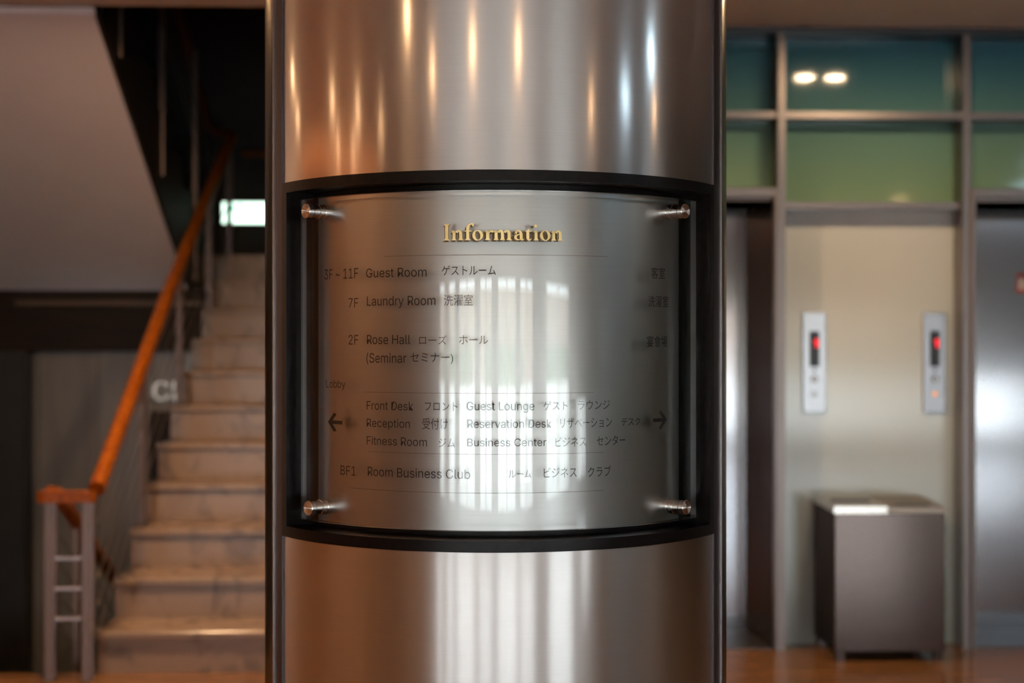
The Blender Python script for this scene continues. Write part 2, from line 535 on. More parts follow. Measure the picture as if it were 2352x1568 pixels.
# call panels -------------------------------------------------------------
def ring(cx, cz, y, r0, r1, n=20):
    mb = MB()
    vs = []
    for k in range(n):
        a = 2*PI*k/n
        for r in (r0, r1):
            for yy in (y, y - .003):
                vs.append((cx + r*math.cos(a), yy, cz + r*math.sin(a)))
    fs = []
    for k in range(n):
        a = k*4; b = ((k+1) % n)*4
        fs += [(a+1, a+3, b+3, b+1), (a, b, b+2, a+2), (a, a+1, b+1, b), (a+2, b+2, b+3, a+3)]
    mb.add(vs, fs)
    return mb
def disc(cx, cz, y0, y1, r, n=20):
    return MB().prism([(r*math.cos(2*PI*k/n), r*math.sin(2*PI*k/n)) for k in range(n)], lambda x, z, d: (cx + x, d, cz + z), y0, y1)
def call_panel(x, label, lit):
    t = thing('call_panel', label, 'call panel', (x, WY, 1.3), 'call panels between the elevators')
    MB().box(x - .055, x + .055, WY - .012, WY, 1.070, 1.534, bev=.003).build('face_plate', M['plate'], t)
    d = MB().box(x - .023, x + .023, WY - .015, WY - .010, 1.284, 1.448, bev=.002).build('display', M['black'], t)
    g = MB()   # seven-segment figure 1 with a small foot, red
    g.box(x + .004, x + .016, WY - .0165, WY - .0155, 1.372, 1.412)
    g.box(x - .002, x + .004, WY - .0165, WY - .0155, 1.396, 1.406)
    g.build('digit', M['led_red'], d)
    a = MB().prism([(-.009, .007), (.009, .007), (.0, -.010)], lambda u, z, dd: (x + u, dd, 1.266 + z), WY - .0145, WY - .011)
    a.build('arrow_mark', M['gasket'], t)
    b = disc(x, 1.226, WY - .016, WY - .011, .012).build('key_switch', M['jamb'], t)
    ring(x, 1.226, WY - .0125, .0125, .017).build('ring', M['gasket'], t)
    c = disc(x, 1.157, WY - .017, WY - .011, .010).build('call_button', M['led_orange'] if lit else M['mullion'], t)
    c['label'] = 'lit orange call button' if lit else 'grey call button'
    seat(t)
call_panel(1.556, 'steel call panel with unlit button, left of the two between the elevators', False)
call_panel(2.119, 'steel call panel with orange lit button, right of the two between elevators', True)

# waste bin ---------------------------------------------------------------
t = thing('waste_bin', 'rectangular stainless steel waste bin standing between the elevators', 'bin', (1.8, 3.36, 0))
bx0, bx1, by0, by1 = 1.553, 2.043, 3.17, 3.535
MB().box(bx0, bx1, by0, by1, .045, .650, bev=.004).build('body', M['bin'], t)
tl = MB()
def lidbox(x0, x1, y0, y1, z0f, z0b, h):
    vs = [(x0, y0, z0f), (x1, y0, z0f), (x1, y1, z0b), (x0, y1, z0b), (x0, y0, z0f + h), (x1, y0, z0f + h), (x1, y1, z0b + h), (x0, y1, z0b + h)]
    return vs, [(0, 3, 2, 1), (4, 5, 6, 7), (0, 1, 5, 4), (1, 2, 6, 5), (2, 3, 7, 6), (3, 0, 4, 7)]
xm = bx0 + .235
o = MB(); o.add(*lidbox(bx0 - .004, xm - .003, by0 - .006, by1, .650, .664, .030)); lid1 = o.build('lid', M['bin_lid'], t)
lid1['label'] = 'bright left lid of the bin'
o = MB(); o.add(*lidbox(xm + .003, bx1 + .004, by0 - .006, by1, .650, .664, .024)); lid2 = o.build('lid', M['bin_lid2'], t)
lid2['label'] = 'duller right lid of the bin'
o = MB(); o.add(*lidbox(bx0 + .03, xm - .03, by0 + .17, by0 + .185, .6866, .6872, .006)); o.build('flap_slot', M['mull_dark'], lid1)
o = MB(); o.add(*lidbox(xm + .05, bx1 - .05, by0 + .06, by0 + .075, .6765, .677, .006)); o.build('flap_slot', M['mull_dark'], lid2)
for fx in (bx0 + .01, bx1 - .045):
    for fy in (by0 + .005, by1 - .04):
        MB().box(fx, fx + .035, fy, fy + .035, 0, .046).build('foot', M['bin'], t)
seat(t)

# ------------------------------------------------------------------ stairs
RZ, TR, Y0, XL, XR = .177, .297, 3.075, -1.61, -.14
t = thing('staircase', 'marble staircase rising away behind the left side of the column', 'staircase', (-.9, 3.06, 0))
for k in range(1, 12):
    y = Y0 + TR * (k - 1)
    z = RZ * k
    if k < 11:
        MB().box(XL + .004, XR, y, y + .02, z - RZ, z - .03).build('riser', M['marble'], t)
        MB().box(XL, XR, y - .018, y + TR, z - .03, z, bev=.004).build('tread', M['marble'], t)
    else:
        MB().box(XL + .004, XR, y, y + .02, z - RZ, z - .03).build('riser', M['marble'], t)
# solid carriage under the steps
poly = [(Y0 + .02, 0)]
for k in range(1, 11):
    poly += [(Y0 + .02 + TR*(k-1), RZ*k - .03), (Y0 + .02 + TR*k, RZ*k - .03)]
poly += [(Y0 + .02 + TR*10, RZ*11 - .05), (Y0 + .5 + TR*10, RZ*11 - .05), (Y0 + .5 + TR*10, RZ*11 - .3), (Y0 + TR*1.6, 0)]
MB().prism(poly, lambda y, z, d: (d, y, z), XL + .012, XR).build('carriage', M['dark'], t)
seat(t)

LY = Y0 + TR * 10    # landing front
LZ = RZ * 11
land = MB().box(-3.0, XR, LY + .02, 7.6, LZ - .2, LZ)
struct(land.build('floor_landing', M['marble']))
# stairwell shell
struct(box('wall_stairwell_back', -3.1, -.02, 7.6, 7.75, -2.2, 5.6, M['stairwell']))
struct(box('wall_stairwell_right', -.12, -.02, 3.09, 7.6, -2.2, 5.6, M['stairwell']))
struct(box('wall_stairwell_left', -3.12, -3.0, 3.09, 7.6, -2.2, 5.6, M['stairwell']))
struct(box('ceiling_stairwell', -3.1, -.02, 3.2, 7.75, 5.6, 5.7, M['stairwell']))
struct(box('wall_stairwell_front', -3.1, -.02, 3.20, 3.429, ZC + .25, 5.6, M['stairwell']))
struct(box('wall_back_left', -9.0, -3.0, 3.10, 3.25, 0, ZC, M['soffit']))
# beam and wall under the landing
bm_ = MB().box(-3.0, -1.62, 5.62, 5.95, 1.345, 1.72)
beam = struct(bm_.build('trim_beam', M['beam']))
MB().box(-2.74, -1.62, 5.60, 5.62, 1.615, 1.645, bev=.004).build('moulding', M['beam_trim'], beam)
pw_ = MB().box(-3.0, -1.615, 5.70, 5.80, -2.2, 1.345)
wp = struct(pw_.build('wall_under_landing', M['beam']))
xs = [-3.0, -2.62, -2.27, -1.94, -1.62]
for a, b in zip(xs[:-1], xs[1:]):
    MB().box(a + .002, b - .002, 5.68, 5.70, -2.2, 1.343, bev=.003).build('wall_panel', M['grey_panel'], wp)
tag(MB().box(-2.83, -2.645, 5.50, 5.66, -2.0, 1.344, bev=.006).build('dark_post', M['dark']), 'dark square post under the beam at the left edge', 'post')
tag(MB().box(-1.945, -1.64, 5.60, 5.678, .40, .978, bev=.005).build('wall_cabinet', M['beam']), 'small dark brown cabinet on the wall below the cream letters', 'cabinet')
# basement steps
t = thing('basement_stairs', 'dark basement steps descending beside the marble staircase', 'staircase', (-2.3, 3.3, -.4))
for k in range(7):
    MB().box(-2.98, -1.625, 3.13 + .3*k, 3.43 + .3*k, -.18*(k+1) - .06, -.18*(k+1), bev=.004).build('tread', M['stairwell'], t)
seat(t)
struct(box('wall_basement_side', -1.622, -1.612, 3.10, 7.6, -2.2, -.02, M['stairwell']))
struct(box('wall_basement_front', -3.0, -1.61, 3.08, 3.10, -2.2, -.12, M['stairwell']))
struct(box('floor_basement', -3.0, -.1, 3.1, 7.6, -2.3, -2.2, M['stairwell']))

# upper flight: sloping white soffit, dark side with the step profile -------------
t = thing('upper_flight', 'upper stair flight overhead with white sloping soffit and black side', 'staircase', (-2.3, 5.0, 2.3))
zs = lambda y: 1.887 + .535 * (5.283 - y)
XI = -1.72
so = MB()
ya, yb = 5.62, 3.45
vs = [(-2.998, ya, zs(ya)), (XI, ya, zs(ya)), (XI, yb, zs(yb)), (-2.998, yb, zs(yb))]
vs += [(x, y, z + .03) for x, y, z in vs]
so.add(vs, [(0, 3, 2, 1), (4, 5, 6, 7), (0, 1, 5, 4), (1, 2, 6, 5), (2, 3, 7, 6), (3, 0, 4, 7)])
so.build('soffit', M['soffit'], t)
n = 9
poly = [(5.95, zs(5.62)), (5.62, zs(5.62) - .005), (3.46, zs(3.46) - .005)]
T2, R2 = .33, .177
ys = 6.0 - T2 * 8
prof = []
y = 6.0; z = LZ
prof.append((y, z))
for k in range(7):
    z += R2; prof.append((y, z)); y -= T2; prof.append((y, z))
poly = [(6.0, zs(5.62))] + poly[1:] + list(reversed(prof))
MB().prism(poly, lambda y, z, d: (d, y, z), XI + .002, XI + .022).build('stringer', M['dark'], t)
y = 6.0; z = LZ
for k in range(7):
    z += R2
    MB().box(-2.998, XI, y - T2, y + .02, z - .035, z, bev=.003).build('tread', M['marble'], t)
    y -= T2
seat(t)

# balustrades --------------------------------------------------------------
RX = -1.585
t = thing('stair_balustrade', 'orange wooden handrail on steel posts with thin cables along the marble steps', 'railing', (RX, 4.6, 0))
hp = [(RX, 2.97, .790), (RX, 3.6, 1.171), (RX, 4.37, 1.637), (RX, 5.4, 2.20), (RX, 6.40, 2.735)]
hr = MB().tube(hp, .036, n=16, rx=.034).build('handrail', M['rail_wood'], t, smooth=50)
def rail_z(y):
    for (a, b) in zip(hp[:-1], hp[1:]):
        if a[1] <= y <= b[1]:
            return a[2] + (b[2] - a[2]) * (y - a[1]) / (b[1] - a[1])
    return hp[-1][2]
for y, zb in ((3.815, .531), (4.705, 1.062), (5.595, 1.593), (6.33, LZ)):
    pm = MB().box(RX - .019, RX + .015, y - .02, y + .02, zb, rail_z(y) - .02, bev=.003).build('post', M['post'], t)
    MB().box(RX - .030, RX + .026, y - .03, y + .03, zb, zb + .008, bev=.002).build('foot_plate', M['post'], pm)
for i in range(5):
    dz = -.14 - .115 * i
    pts = [(RX - .002, 2.99, .79 + dz), (RX - .002, 4.37, 1.637 + dz), (RX - .002, 6.40, 2.735 + dz)]
    MB().tube(pts, .0035, n=6).build('cable', M['cable'], t)
seat(t)

t = thing('newel_frame', 'ladder-like steel newel frame with a flat orange wooden cap', 'newel post', (-1.7, 2.95, 0))
cp = MB()
prof = [(.0, -.024), (.014, -.026), (.024, -.012), (.024, .008), (.012, .024), (0, .026)]
cap_poly = []
for k in range(13):
    a = PI/2 + PI*k/12
    cap_poly.append((-1.790 + .036*math.cos(a), 2.95 + .036*math.sin(a)))
for k in range(13):
    a = -PI/2 + PI*k/12
    cap_poly.append((-1.612 + .030*math.cos(a), 2.95 + .030*math.sin(a)))
MB().prism(cap_poly, lambda x, y, d: (x, y, d), .738, .783).build('cap', M['rail_wood'], t)
for x in (-1.770, -1.618):
    pm = MB().box(x - .022, x + .020, 2.93, 2.97, 0, .742, bev=.004).build('post', M['post'], t)
    MB().box(x + .020, x + .0225, 2.931, 2.969, .01, .735).build('edge_strip', M['post_side'], pm)
for v in (.498, .373, .249):
    MB().box(-1.752, -1.638, 2.944, 2.956, v, v + .013, bev=.002).build('rung', M['post_side'], t)
seat(t)

t = thing('basement_balustrade', 'dark orange handrail and posts descending to the basement behind the newel frame', 'railing', (-1.8, 4.2, 0))
MB().tube([(-1.79, 3.02, .765), (-1.79, 3.14, .745), (-1.79, 4.1, .235), (-1.79, 5.3, -.40)], .034, n=14, rx=.030).build('handrail', M['rail_wood'], t, smooth=50)
for y, z0 in ((3.42, -.18), (4.32, -.78)):
    MB().box(-1.803, -1.777, y - .015, y + .015, z0 - .02, .745 - .53*(y-3.14) - .01, bev=.002).build('post', M['post'], t)
for i in range(4):
    dz = -.16 - .13 * i
    MB().tube([(-1.79, 3.05, .78 + dz), (-1.79, 5.3, -.41 + dz)], .003, n=6).build('cable', M['cable'], t)
seat(t)

t = thing('upper_balustrade', 'dark handrail of the upper flight turning back above the landing', 'railing', (-1.75, 5.4, 2.6))
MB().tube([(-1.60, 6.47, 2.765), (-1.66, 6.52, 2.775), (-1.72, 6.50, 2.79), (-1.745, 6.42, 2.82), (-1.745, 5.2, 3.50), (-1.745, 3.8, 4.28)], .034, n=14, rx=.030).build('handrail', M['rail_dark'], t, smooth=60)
for y, z0 in ((5.75, 2.12), (4.8, 2.65), (3.85, 3.1)):
    MB().box(-1.712, -1.687, y - .015, y + .015, z0 - .35, 2.80 + .56*(6.42-y), bev=.002).build('post', M['post'], t)
for i in range(4):
    dz = -.16 - .13 * i
    MB().tube([(-1.70, 6.3, 2.85 + dz), (-1.70, 3.8, 4.25 + dz)], .003, n=6).build('cable', M['cable'], t)
seat(t)
tag(MB().box(-1.70, -.14, 7.545, 7.585, 2.76, 2.81, bev=.012).build('wall_rail', M['rail_wood']), 'dark wooden rail fixed along the landing back wall', 'railing')

# exit sign -----------------------------------------------------------------
t = thing('exit_sign', 'glowing green and white running man exit sign low on the landing wall', 'exit sign', (-1.6, 7.55, 2.35))
MB().box(-1.845, -1.40, 7.555, 7.598, 2.262, 2.432, bev=.008).build('housing', M['lamp_rim'], t)
MB().box(-1.835, -1.41, 7.551, 7.556, 2.272, 2.422).build('lit_face', M['exit'], t)
def flat(mb, pts, x, z, s, y0=7.5475, y1=7.5508):
    mb.prism([(x + a*s, z + b*s) for a, b in pts], lambda u, v, d: (u, d, v), y0, y1)
mb = MB()
hx, hz = -1.60, 2.392
mb.prism([(hx + .013*math.cos(2*PI*k/12), hz + .013*math.sin(2*PI*k/12)) for k in range(12)], lambda u, v, d: (u, d, v), 7.5475, 7.5508)
flat(mb, [(-.10, .30), (.12, .34), (.22, .02), (-.02, -.05)], -1.615, 2.345, .11)
flat(mb, [(.10, .0), (.20, .0), (.50, -.28), (.42, -.36)], -1.615, 2.345, .11)
flat(mb, [(-.02, .0), (.10, -.02), (-.10, -.40), (-.45, -.48), (-.46, -.40), (-.18, -.32)], -1.615, 2.345, .11)
flat(mb, [(-.08, .30), (.02, .32), (-.30, .06), (-.50, .16), (-.48, .24), (-.30, .16)], -1.615, 2.345, .11)
flat(mb, [(.10, .32), (.16, .24), (.36, .12), (.50, .26), (.44, .32), (.34, .22)], -1.615, 2.345, .11)
mb.build('running_figure', M['exit_green'], t)
mb = MB()
mb.box(-1.72, -1.69, 7.5475, 7.5508, 2.345, 2.41); mb.box(-1.78, -1.74, 7.5475, 7.5508, 2.36, 2.40)
mb.box(-1.50, -1.44, 7.5475, 7.5508, 2.30, 2.41)
mb.build('door_mark', M['exit_green'], t)['kind'] = 'stuff'
seat(t)

# ------------------------------------------------------------------ lettering helpers
try:      # the sans-serif that ships inside Blender itself
    import os
    SANS = bpy.data.fonts.load(os.path.join(bpy.utils.system_resource('DATAFILES'), 'fonts', 'Inter.woff2'))
except Exception:
    SANS = None
def text_mesh(txt, wide=False):
    cu = bpy.data.curves.new('text', 'FONT')
    if SANS is not None and not any(ord(c) > 0x3000 for c in txt):
        cu.font = SANS
    cu.body = txt
    cu.size = 1.0
    cu.resolution_u = 3
    ob = bpy.data.objects.new('text', cu)
    COL.objects.link(ob)
    dg = bpy.context.evaluated_depsgraph_get()
    me = bpy.data.meshes.new_from_object(ob.evaluated_get(dg))
    bpy.data.objects.remove(ob)
    bpy.data.curves.remove(cu)
    me.materials.clear()
    return me

# wall letters under the landing
t = thing('wall_letters', 'cream raised capital letters on grey wall under the landing', 'lettering', (-1.85, 5.68, 1.1))
for ch, xa, xb in (('C', -1.934, -1.838), ('l', -1.815, -1.787)):
    me = text_mesh(ch)
    xs_ = [v.co.x for v in me.vertices]; ys_ = [v.co.y for v in me.vertices]
    lx, hx_, ly, hy = min(xs_), max(xs_), min(ys_), max(ys_)
    for v in me.vertices:
        v.co = ((v.co.x - lx)/(hx_ - lx)*(xb - xa) + xa, 5.655, (v.co.y - ly)/(hy - ly)*.117 + 1.044)
    o = link('letter', me, M['letter_white'], t)
    sm = o.modifiers.new('thick', 'SOLIDIFY'); sm.thickness = .022; sm.offset = 0
seat(t)

# ------------------------------------------------------------------ the column
R = .48
A1, A2, AC = math.radians(59.4), math.radians(64.4), .0
t = thing('column', 'large round brushed steel column carrying the information sign', 'column', (0, 0, 0))
ZS0, ZS1 = 1.0285, 1.7025
MB().arc(R - .004, R, -A1, A1, ZS1 - .004, ZC, 160).build('front_panel', M['steel_col'], t, smooth=30)
MB().arc(R - .004, R, -A1, A1, 0, ZS0 + .004, 160).build('front_panel', M['steel_col'], t, smooth=30)
for sgn in (-1, 1):
    a, b = (A1, A2) if sgn > 0 else (-A2, -A1)
    # flat cover strip lying over the joint
    p0 = Vector((R*math.sin(a), -R*math.cos(a), 0)); p1 = Vector((R*math.sin(b), -R*math.cos(b), 0))
    st = MB().arc(R - .02, R + .0035, a, b, 0, ZC, 4).build('joint_strip', M['strip'], t, smooth=30)
    e0, e1 = (b - .0035, b + .0035) if sgn > 0 else (a - .0035, a + .0035)
    MB().arc(R - .01, R + .006, e0, e1, 0, ZC, 2).build('edge_bead', M['strip_edge'], st)
MB().arc(R - .006, R - .002, A2 + .003, 2*PI - A2 - .003, 0, ZC, 200).build('rear_panel', M['steel_polish'], t, smooth=30)
seat(t)

# ------------------------------------------------------------------ the information sign
sign = thing('directory_sign', 'curved clear information sign in a dark frame on the steel column', 'sign', (0, 0, 0))
AF = math.radians(59.3)
fr = MB()
RB = .425
fr.arc(RB, R + .004, -AF, AF, ZS1 - .0195, ZS1, 120)
fr.arc(RB, R + .004, -AF, AF, ZS0, ZS0 + .0205, 120)
aw = .020 / R
fr.arc(RB, R + .004, -AF, -AF + aw, ZS0 + .0205, ZS1 - .0195, 4)
fr.arc(RB, R + .004, AF - aw, AF, ZS0 + .0205, ZS1 - .0195, 4)
fr.build('frame', M['frame'], sign, smooth=30)
bp = MB().arc(RB - .004, RB, -AF + aw, AF - aw, ZS0 + .0205, ZS1 - .0195, 120)
bp.build('recess_back', M['frame'], sign, smooth=30)
PZ0, PZ1, AP = 1.060, 1.672, .93
bpl = MB().arc(RB + .001, RB + .006, -AP, AP, PZ0, PZ1, 140)
bpl.build('back_plate', M['steel_back'], sign, smooth=30)
RG0, RG1, AG = .4535, .465, .944
gl = MB().arc(RG0, RG1, -AG, AG, 1.0635, 1.6685, 160, mi=0, mi_ends=1)
gl.build('clear_plate', [M['acrylic'], M['acrylic_edge']], sign, smooth=30)
# fine rules on the back plate
for z, a0, a1 in ((1.5556, -.52, .47), (1.3069, -.62, .40), (1.1974, -.60, .45), (1.1278, -.70, .45)):
    MB().arc(RB + .006, RB + .0065, a0, a1, z - .0004, z + .0004, 60).build('rule_line', M['rule'], sign)

# stand-offs
def lathe(mb, prof, n=32, mi=0):
    vs = []
    for r, z in prof:
        for k in range(n):
            a = 2*PI*k/n
            vs.append((r*math.cos(a), r*math.sin(a), z))
    fs = []
    for i in range(len(prof)-1):
        for k in range(n):
            a = i*n + k; b = i*n + (k+1) % n
            fs.append((a, b, b+n, a+n))
    fs.append(tuple(range(n))[::-1]); fs.append(tuple(range((len(prof)-1)*n, len(prof)*n)))
    mb.add(vs, fs, mi)
    return mb
cap_m = bpy.data.materials.new('radially_turned_cap'); cap_m.use_nodes = True
cap_m.node_tree.nodes.remove(cap_m.node_tree.nodes['Principled BSDF'])
ca = nd(cap_m, 'ShaderNodeBsdfAnisotropic')
ca.inputs['Color'].default_value = (.80, .72, .66, 1); ca.inputs['Roughness'].default_value = .30; ca.inputs['Anisotropy'].default_value = .85
ct = nd(cap_m, 'ShaderNodeTangent', direction_type='RADIAL', axis='Z')
lk(cap_m, ct.outputs[0], ca.inputs['Tangent'])
lk(cap_m, ca.outputs[0], cap_m.node_tree.nodes['Material Output'].inputs['Surface'])
for a, z in ((-.868, 1.6445), (.818, 1.6450), (-.852, 1.0885), (.826, 1.0880)):
    ez = Vector((math.sin(a), -math.cos(a), 0)); ex = Vector((math.cos(a), math.sin(a), 0)); ey = ez.cross(ex)
    mw = Matrix((ex, ey, ez)).transposed().to_4x4()
    mw.translation = ez * RG1 + Vector((0, 0, z))
    rr = .0142
    so_ = lathe(MB(), [(rr, -.036), (rr, -.0255), (rr-.001, -.0245), (rr-.001, -.0235), (rr, -.0225), (rr, -.0132), (rr - .0012, -.0128), (rr - .0012, .0004)]).build('standoff', M['chrome'], sign, smooth=35)
    so_.matrix_world = mw
    g = lathe(MB(), [(rr-.0009, .0003), (rr-.0009, .0018)]).build('gasket', M['gasket'], so_)
    c = lathe(MB(), [(rr, .0018), (rr, .0115), (rr-.0008, .0123)]).build('cap_barrel', M['chrome'], so_, smooth=35)
    f_ = lathe(MB(), [(rr-.0008, .0123), (rr-.0009, .0126)], n=48).build('cap_face', cap_m, so_)

# text lines: words, arc start, arc end, baseline/bottom z, cap/top z, fit mode
TH0 = .0349
RT = RG0 - .0006
LINES = [
    ("3F ~ 11F", -0.3519, -0.2628, 1.5160, 1.5345, "c"),
    ("Guest Room", -0.2444, -0.1210, 1.5165, 1.5328, "c"),
    ("ゲストルーム", -0.0926, 0.0047, 1.5179, 1.5358, "b"),
    ("7F", -0.2861, -0.2628, 1.4624, 1.4796, "c"),
    ("Laundry Room", -0.2427, -0.1043, 1.4651, 1.4820, "c"),
    ("洗濯室", -0.0886, -0.0365, 1.4637, 1.4839, "b"),
    ("2F", -0.2861, -0.2624, 1.3944, 1.4120, "c"),
    ("Rose Hall", -0.2427, -0.1523, 1.3953, 1.4118, "c"),
    ("ローズ", -0.1351, -0.0838, 1.3945, 1.4109, "b"),
    ("ホール", -0.0611, -0.0093, 1.3953, 1.4109, "b"),
    ("(Seminar", -0.2437, -0.1600, 1.3614, 1.3787, "c"),
    ("セミナー)", -0.1519, -0.0718, 1.3595, 1.3797, "b"),
    ("Lobby", -0.3467, -0.2943, 1.3143, 1.3281, "c"),
    ("Front Desk", -0.2431, -0.1463, 1.2760, 1.2913, "c"),
    ("フロント", -0.1243, -0.0639, 1.2763, 1.2918, "b"),
    ("Guest Lounge", -0.0474, 0.0738, 1.2775, 1.2926, "c"),
    ("ゲスト", 0.0899, 0.1350, 1.2772, 1.2932, "b"),
    ("ラウンジ", 0.1550, 0.2195, 1.2773, 1.2938, "b"),
    ("Reception", -0.2431, -0.1530, 1.2446, 1.2594, "c"),
    ("受付け", -0.1294, -0.0816, 1.2427, 1.2629, "b"),
    ("Reservation Desk", -0.0462, 0.1052, 1.2461, 1.2608, "c"),
    ("リザベーション", 0.1212, 0.2237, 1.2446, 1.2626, "b"),
    ("デスク", 0.2444, 0.2884, 1.2459, 1.2611, "b"),
    ("Fitness Room", -0.2431, -0.1202, 1.2123, 1.2273, "c"),
    ("ジム", -0.0982, -0.0687, 1.2111, 1.2274, "b"),
    ("Business Center", -0.0462, 0.0955, 1.2134, 1.2271, "c"),
    ("ビジネス", 0.1121, 0.1706, 1.2116, 1.2288, "b"),
    ("センター", 0.1924, 0.2534, 1.2116, 1.2290, "b"),
    ("BF1", -0.3066, -0.2686, 1.1537, 1.1708, "c"),
    ("Room Business Club", -0.2408, -0.0412, 1.1554, 1.1718, "c"),
    ("ルーム", 0.0272, 0.0678, 1.1571, 1.1711, "b"),
    ("ビジネス", 0.0907, 0.1524, 1.1566, 1.1745, "b"),
    ("クラブ", 0.1743, 0.2218, 1.1557, 1.1746, "b"),
    ("客室", 0.3166, 0.3554, 1.5169, 1.5380, "b"),
    ("洗濯室", 0.3092, 0.3650, 1.4641, 1.4852, "b"),
    ("宴會場", 0.3054, 0.3620, 1.3895, 1.4105, "b"),
]
CAPH = None
for txt, s0, s1, zb, zt, mode in LINES:
    if CAPH is None:
        cm_ = text_mesh('H'); CAPH = max(v.co.y for v in cm_.vertices)
    me = text_mesh(txt)
    xs_ = [v.co.x for v in me.vertices]; ys_ = [v.co.y for v in me.vertices]
    lx, hx_, ly, hy = min(xs_), max(xs_), min(ys_), max(ys_)
    sx = (s1 - s0) / (hx_ - lx)
    if mode == 'c':
        sy = (zt - zb) / CAPH; oy = 0.0
    else:
        sy = (zt - zb) / (hy - ly); oy = ly
    for v in me.vertices:
        a = (s0 + (v.co.x - lx) * sx) / .4525 - TH0
        v.co = (RT * math.sin(a), -RT * math.cos(a), zb + (v.co.y - oy) * sy)
    link('text_line', me, M['print'], sign)
# arrows
def arrow(s_tip, s_tail, zc):
    d = 1 if s_tail > s_tip else -1
    L_ = abs(s_tail - s_tip); h = .0170; wd = .0062
    def fn(x, y, dd):
        a = (s_tip + d*x) / .4525 - TH0
        return (dd*math.sin(a), -dd*math.cos(a), zc + y)
    mb = MB()
    mb.prism([(.003, wd*.55), (L_, wd*.55), (L_, -wd*.55), (.003, -wd*.55)], fn, RT, RT + .0002)
    k = wd * 1.15
    mb.prism([(0, 0), (.0172, h + .001), (.0172 + k*.95, h - .0022), (k*1.35, 0)], fn, RT, RT + .0002)
    mb.prism([(0, 0), (.0172, -h - .001), (.0172 + k*.95, -h + .0022), (k*1.35, 0)], fn, RT, RT + .0002)
    return mb.build('arrow', M['print'], sign)
arrow(-.7543*.4525, -.6669*.4525, 1.2500)
arrow(.7973*.4525, .7107*.4525, 1.2537)

# gilt heading, letter by letter (drawn in units of the cap-height grid, 279 high)
U = .0287 / 279.0
def ell(cx, cy, rx, ry, a0, a1, n=18, rot=0.0):
    out = []
    for k in range(n + 1):
        a = math.radians(a0 + (a1 - a0) * k / n)
        x, y = rx*math.cos(a), ry*math.sin(a)
        out.append((cx + x*math.cos(rot) - y*math.sin(rot), cy + x*math.sin(rot) + y*math.cos(rot)))
    return out
def band(outer, inner):
    """quads between two equal-length polylines"""
    return [[outer[i], outer[i+1], inner[i+1], inner[i]] for i in range(len(outer)-1)]
def foot(x0, x1, s0, s1, y=0, h=15, up=1):
    """bracketed serif under a stem s0..s1"""
    b = 16 * up
    return [[(x0, y), (x1, y), (x1 - 2, y + h*.55*up), (s1 + 10, y + h*up), (s1, y + h*up + b), (s0, y + h*up + b), (s0 - 10, y + h*up), (x0 + 2, y + h*.55*up)]]
def rect(x0, x1, y0, y1): return [[(x0, y0), (x1, y0), (x1, y1), (x0, y1)]]
def flag(x, s, y):     # slanted top-left serif of a lower-case stem
    return [[(x, y - 22), (x, y - 14), (s, y + 8), (s, y - 30)]]
def g_I(): return rect(30, 84, 8, 270) + foot(2, 112, 30, 84) + foot(2, 112, 30, 84, y=279, up=-1)
def arch(x0, x1, w, top):
    xm = (x0 + x1) / 2 + 4
    ou = ell(xm, top - 62, (x1 - xm), 66, 0, 158)
    inn = ell(xm - 4, top - 66, (x1 - w - xm) + 2, 40, 0, 158)
    return band(ou, inn) + rect(x1 - w, x1, 8, top - 58)
def g_n(): return rect(16, 66, 8, 158) + flag(0, 16, 160) + [[(16, 130), (66, 130), (66, 160), (16, 172)]] + foot(0, 84, 16, 66) + arch(50, 178, 50, 172) + foot(112, 202, 128, 178)
def g_f():
    st = rect(30, 80, 8, 215) + foot(4, 106, 30, 80) + rect(2, 122, 148, 166)
    ou = ell(122, 205, 92, 84, 180, 62); inn = ell(120, 205, 40, 64, 180, 70)
    hook = band(ou, inn)
    return st + hook + [ell(142, 258, 18, 18, 0, 342, 14)]
def g_o():
    ou = ell(90, 83, 90, 90, 0, 360, 40); inn = ell(90, 83, 42, 76, 0, 360, 40, .16)
    return band(ou, inn)
def g_r():
    return rect(20, 70, 8, 158) + flag(2, 20, 160) + [[(20, 130), (70, 130), (70, 160), (20, 172)]] + foot(2, 92, 20, 70) + band(ell(110, 108, 42, 62, 175, 60), ell(112, 104, 40, 36, 175, 60)) + [ell(124, 148, 20, 20, 0, 342, 14)]
def g_m():
    return rect(16, 66, 8, 158) + flag(0, 16, 160) + [[(16, 130), (66, 130), (66, 160), (16, 172)]] + foot(2, 84, 16, 66) + arch(50, 170, 48, 172) + foot(104, 190, 122, 170) + arch(154, 282, 50, 172) + foot(214, 304, 232, 282)
def g_a():
    bowl = band(ell(62, 50, 62, 52, 95, 330, 26), ell(78, 50, 34, 34, 95, 330, 26))
    top = band(ell(72, 118, 62, 56, -4, 165, 18), ell(62, 118, 28, 38, -4, 165, 18))
    link_ = [[(50, 100), (62, 82), (104, 100), (104, 118)]]
    stem = rect(92, 140, 30, 118) + [[(92, 34), (140, 34), (148, 14), (164, 26), (168, 18), (146, -4), (112, -2), (96, 16)]]
    return bowl + top + link_ + stem + [ell(34, 128, 20, 19, 0, 342, 14)]
def g_t():
    st = [[(26, 34), (76, 34), (76, 195), (66, 195), (26, 160)]] + [[(0, 148), (112, 148), (112, 166), (12, 166)]]
    hook = band(ell(76, 44, 50, 50, 180, 300, 16), ell(86, 46, 12, 26, 180, 300, 16)) + [[(92, 20), (112, 34), (118, 26), (100, 0)]]
    return st + hook
def g_i(): return rect(18, 66, 8, 158) + flag(0, 18, 160) + [[(18, 130), (66, 130), (66, 160), (18, 172)]] + foot(0, 84, 18, 66) + [ell(34, 248, 26, 26, 0, 348, 20)]
def clean(poly):
    return poly
